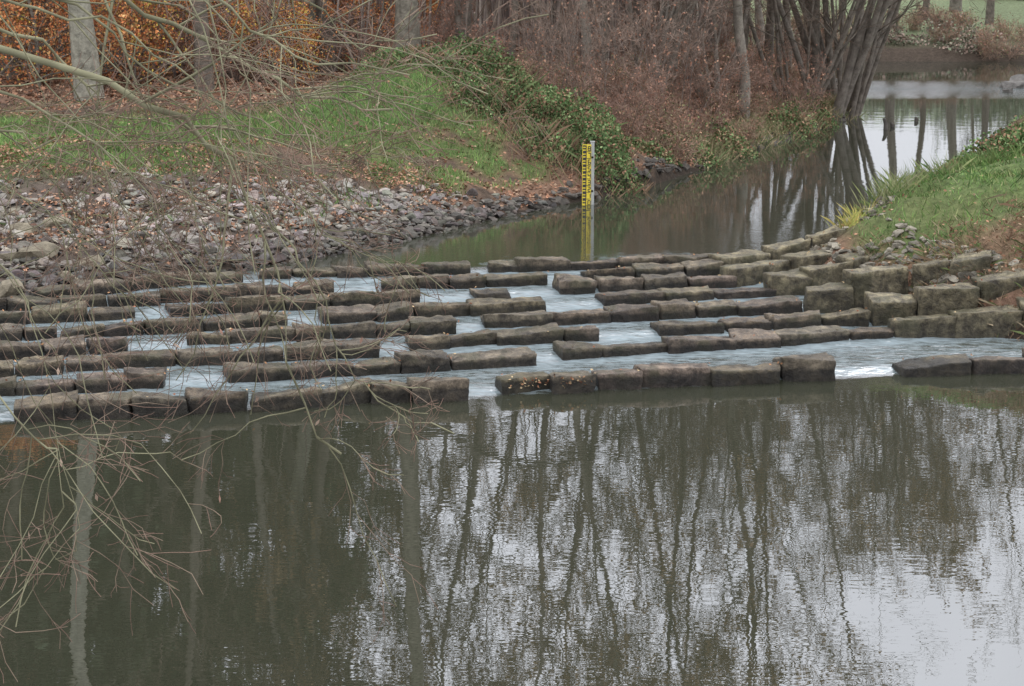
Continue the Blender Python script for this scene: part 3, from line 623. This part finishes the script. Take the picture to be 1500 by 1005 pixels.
tips=p3[:,-1]; k=rng.random(len(tips))<.04
lo=leaves("dead_leaves",tips[k]+[0,0,-.02],.022,pal(k.sum(),[(.3,.18,.14),(.3,.22,.17)]),ratio=.35); lo.parent=par
# ---------------- water level gauge ----------------
def box(c0,s):
    V=np.array([[i,j,k] for i in(-.5,.5) for j in(-.5,.5) for k in(-.5,.5)])*s+c0
    return V,np.array([[0,1,3,2],[4,6,7,5],[0,4,5,1],[2,3,7,6],[0,2,6,4],[1,5,7,3]])
def boxes(name,L_,mat,parent):
    Vs=[];Qs=[];o=0
    for c0,s in L_:
        V,Q=box(np.array(c0,float),np.array(s,float)); Vs.append(V);Qs.append(Q+o);o+=8
    ob=mkobj(name,mesh(name,np.concatenate(Vs),np.concatenate(Qs),smooth=False),mat,parent)
    bv=ob.modifiers.new("bevel",'BEVEL'); bv.width=.0015; bv.segments=1
    return ob
gp=G(861,300,ZUP); em=bpy.data.objects.new("water_level_gauge",None); C.objects.link(em); em.location=gp
boxes("post",[((.065,.05,.2),(.055,.06,1.45)),((.065,.05,.93),(.07,.075,.012))],flat("galvanised_steel",(.45,.46,.44),.5,.3),em)
boxes("board",[((-.02,.008,.34),(.13,.02,1.1))],flat("yellow_paint",(.8,.62,.04),.45),em)
mk=[]
DG={0:"abcdef",1:"bc",2:"abged",3:"abgcd",4:"fgbc",5:"afgcd",6:"afgedc",7:"abc",8:"abcdefg",9:"abcdfg"}
for d_ in range(9):
    z0=d_*.1-.02
    for e_ in range(0,5):
        if e_%2==0: mk.append(((-.052,-.0045,z0+e_*.02+.01),(.05,.004,.02)))
    mk.append(((-.030,-.0045,z0+.05),(.012,.0035,.098)))
    mk.append(((.0,-.0045,z0+.005),(.085,.003,.008)))
    w,hh,cx,cz,t=.034,.062,.018,z0+.052,.012
    sg={'a':((cx,0,cz+hh/2),(w,t)),'g':((cx,0,cz),(w,t)),'d':((cx,0,cz-hh/2),(w,t)),'b':((cx+w/2,0,cz+hh/4),(t,hh/2)),'c':((cx+w/2,0,cz-hh/4),(t,hh/2)),'f':((cx-w/2,0,cz+hh/4),(t,hh/2)),'e':((cx-w/2,0,cz-hh/4),(t,hh/2))}
    for q_ in DG[d_]:
        c0,(a_,b_)=sg[q_]; mk.append(((c0[0],-.0043-.0003*ord(q_)/100,c0[2]),(a_,.004,b_)))
boxes("markings",mk,flat("black_paint",(.03,.03,.03),.5),em)
boxes("brackets",[((.03,.03,.7),(.1,.02,.03)),((.03,.03,.2),(.1,.02,.03))],flat("bracket_steel",(.3,.3,.3),.5,.5),em)
Ps=[];Rs=[]
for px,py,hh in [(1296,190,.24),(1341,178,.1),(1306,186,.1)]:
    p=G(px,py,ZUP); Ps.append([p-[0,0,.3],p+[.02,0,hh*.5],p+[rng.normal(0,.04),0,hh]]); Rs.append([.045,.05,.03])
V,Q,cc=tubes(np.array(Ps),np.array(Rs),7,np.tile([.1,.09,.08],(len(Ps),1))); mkobj("wooden_stakes",mesh("wooden_stakes",V,Q,cc),M_bark)
# ---------------- light: overcast ----------------
w=bpy.data.worlds.new("World"); S.world=w; w.use_nodes=True; N=w.node_tree.nodes; L=w.node_tree.links; N.clear()
out=N.new('ShaderNodeOutputWorld'); bg=N.new('ShaderNodeBackground'); sk=N.new('ShaderNodeTexSky'); sk.sky_type='NISHITA'; sk.sun_disc=False
EL,RO=math.radians(48),math.radians(35); sk.sun_elevation=EL; sk.sun_rotation=RO; sk.dust_density=3
tc=N.new('ShaderNodeTexCoord'); sx=N.new('ShaderNodeSeparateXYZ'); L.new(tc.outputs['Generated'],sx.inputs[0])
gr_=N.new('ShaderNodeMapRange'); gr_.inputs[1].default_value=0; gr_.inputs[2].default_value=1; gr_.inputs[3].default_value=9; gr_.inputs[4].default_value=22
L.new(sx.outputs['Z'],gr_.inputs[0])
cn=N.new('ShaderNodeTexNoise'); cn.inputs['Scale'].default_value=4; cn.inputs['Detail'].default_value=3; L.new(tc.outputs['Generated'],cn.inputs['Vector'])
cm=N.new('ShaderNodeMapRange'); cm.inputs[1].default_value=.3; cm.inputs[2].default_value=.7; cm.inputs[3].default_value=.8; cm.inputs[4].default_value=1.15; L.new(cn.outputs[0],cm.inputs[0])
mu=N.new('ShaderNodeMath'); mu.operation='MULTIPLY'; L.new(gr_.outputs[0],mu.inputs[0]); L.new(cm.outputs[0],mu.inputs[1])
vs=N.new('ShaderNodeVectorMath'); vs.operation='SCALE'; vs.inputs[0].default_value=(.93,.95,1.0); L.new(mu.outputs[0],vs.inputs['Scale'])
mx=N.new('ShaderNodeMix'); mx.data_type='RGBA'; mx.inputs['Factor'].default_value=.88; L.new(sk.outputs[0],mx.inputs['A']); L.new(vs.outputs[0],mx.inputs['B'])
L.new(mx.outputs['Result'],bg.inputs[0]); bg.inputs[1].default_value=.14; L.new(bg.outputs[0],out.inputs[0])
sl=bpy.data.lights.new("sun",'SUN'); sl.energy=1.1; sl.angle=math.radians(30); sl.color=(1,.98,.95); so=bpy.data.objects.new("sun",sl); C.objects.link(so)
dv=Vector((math.sin(RO)*math.cos(EL),math.cos(RO)*math.cos(EL),math.sin(EL))); so.rotation_euler=dv.to_track_quat('Z','Y').to_euler()
S.view_settings.view_transform='Standard'; S.view_settings.look='None'; S.view_settings.exposure=0
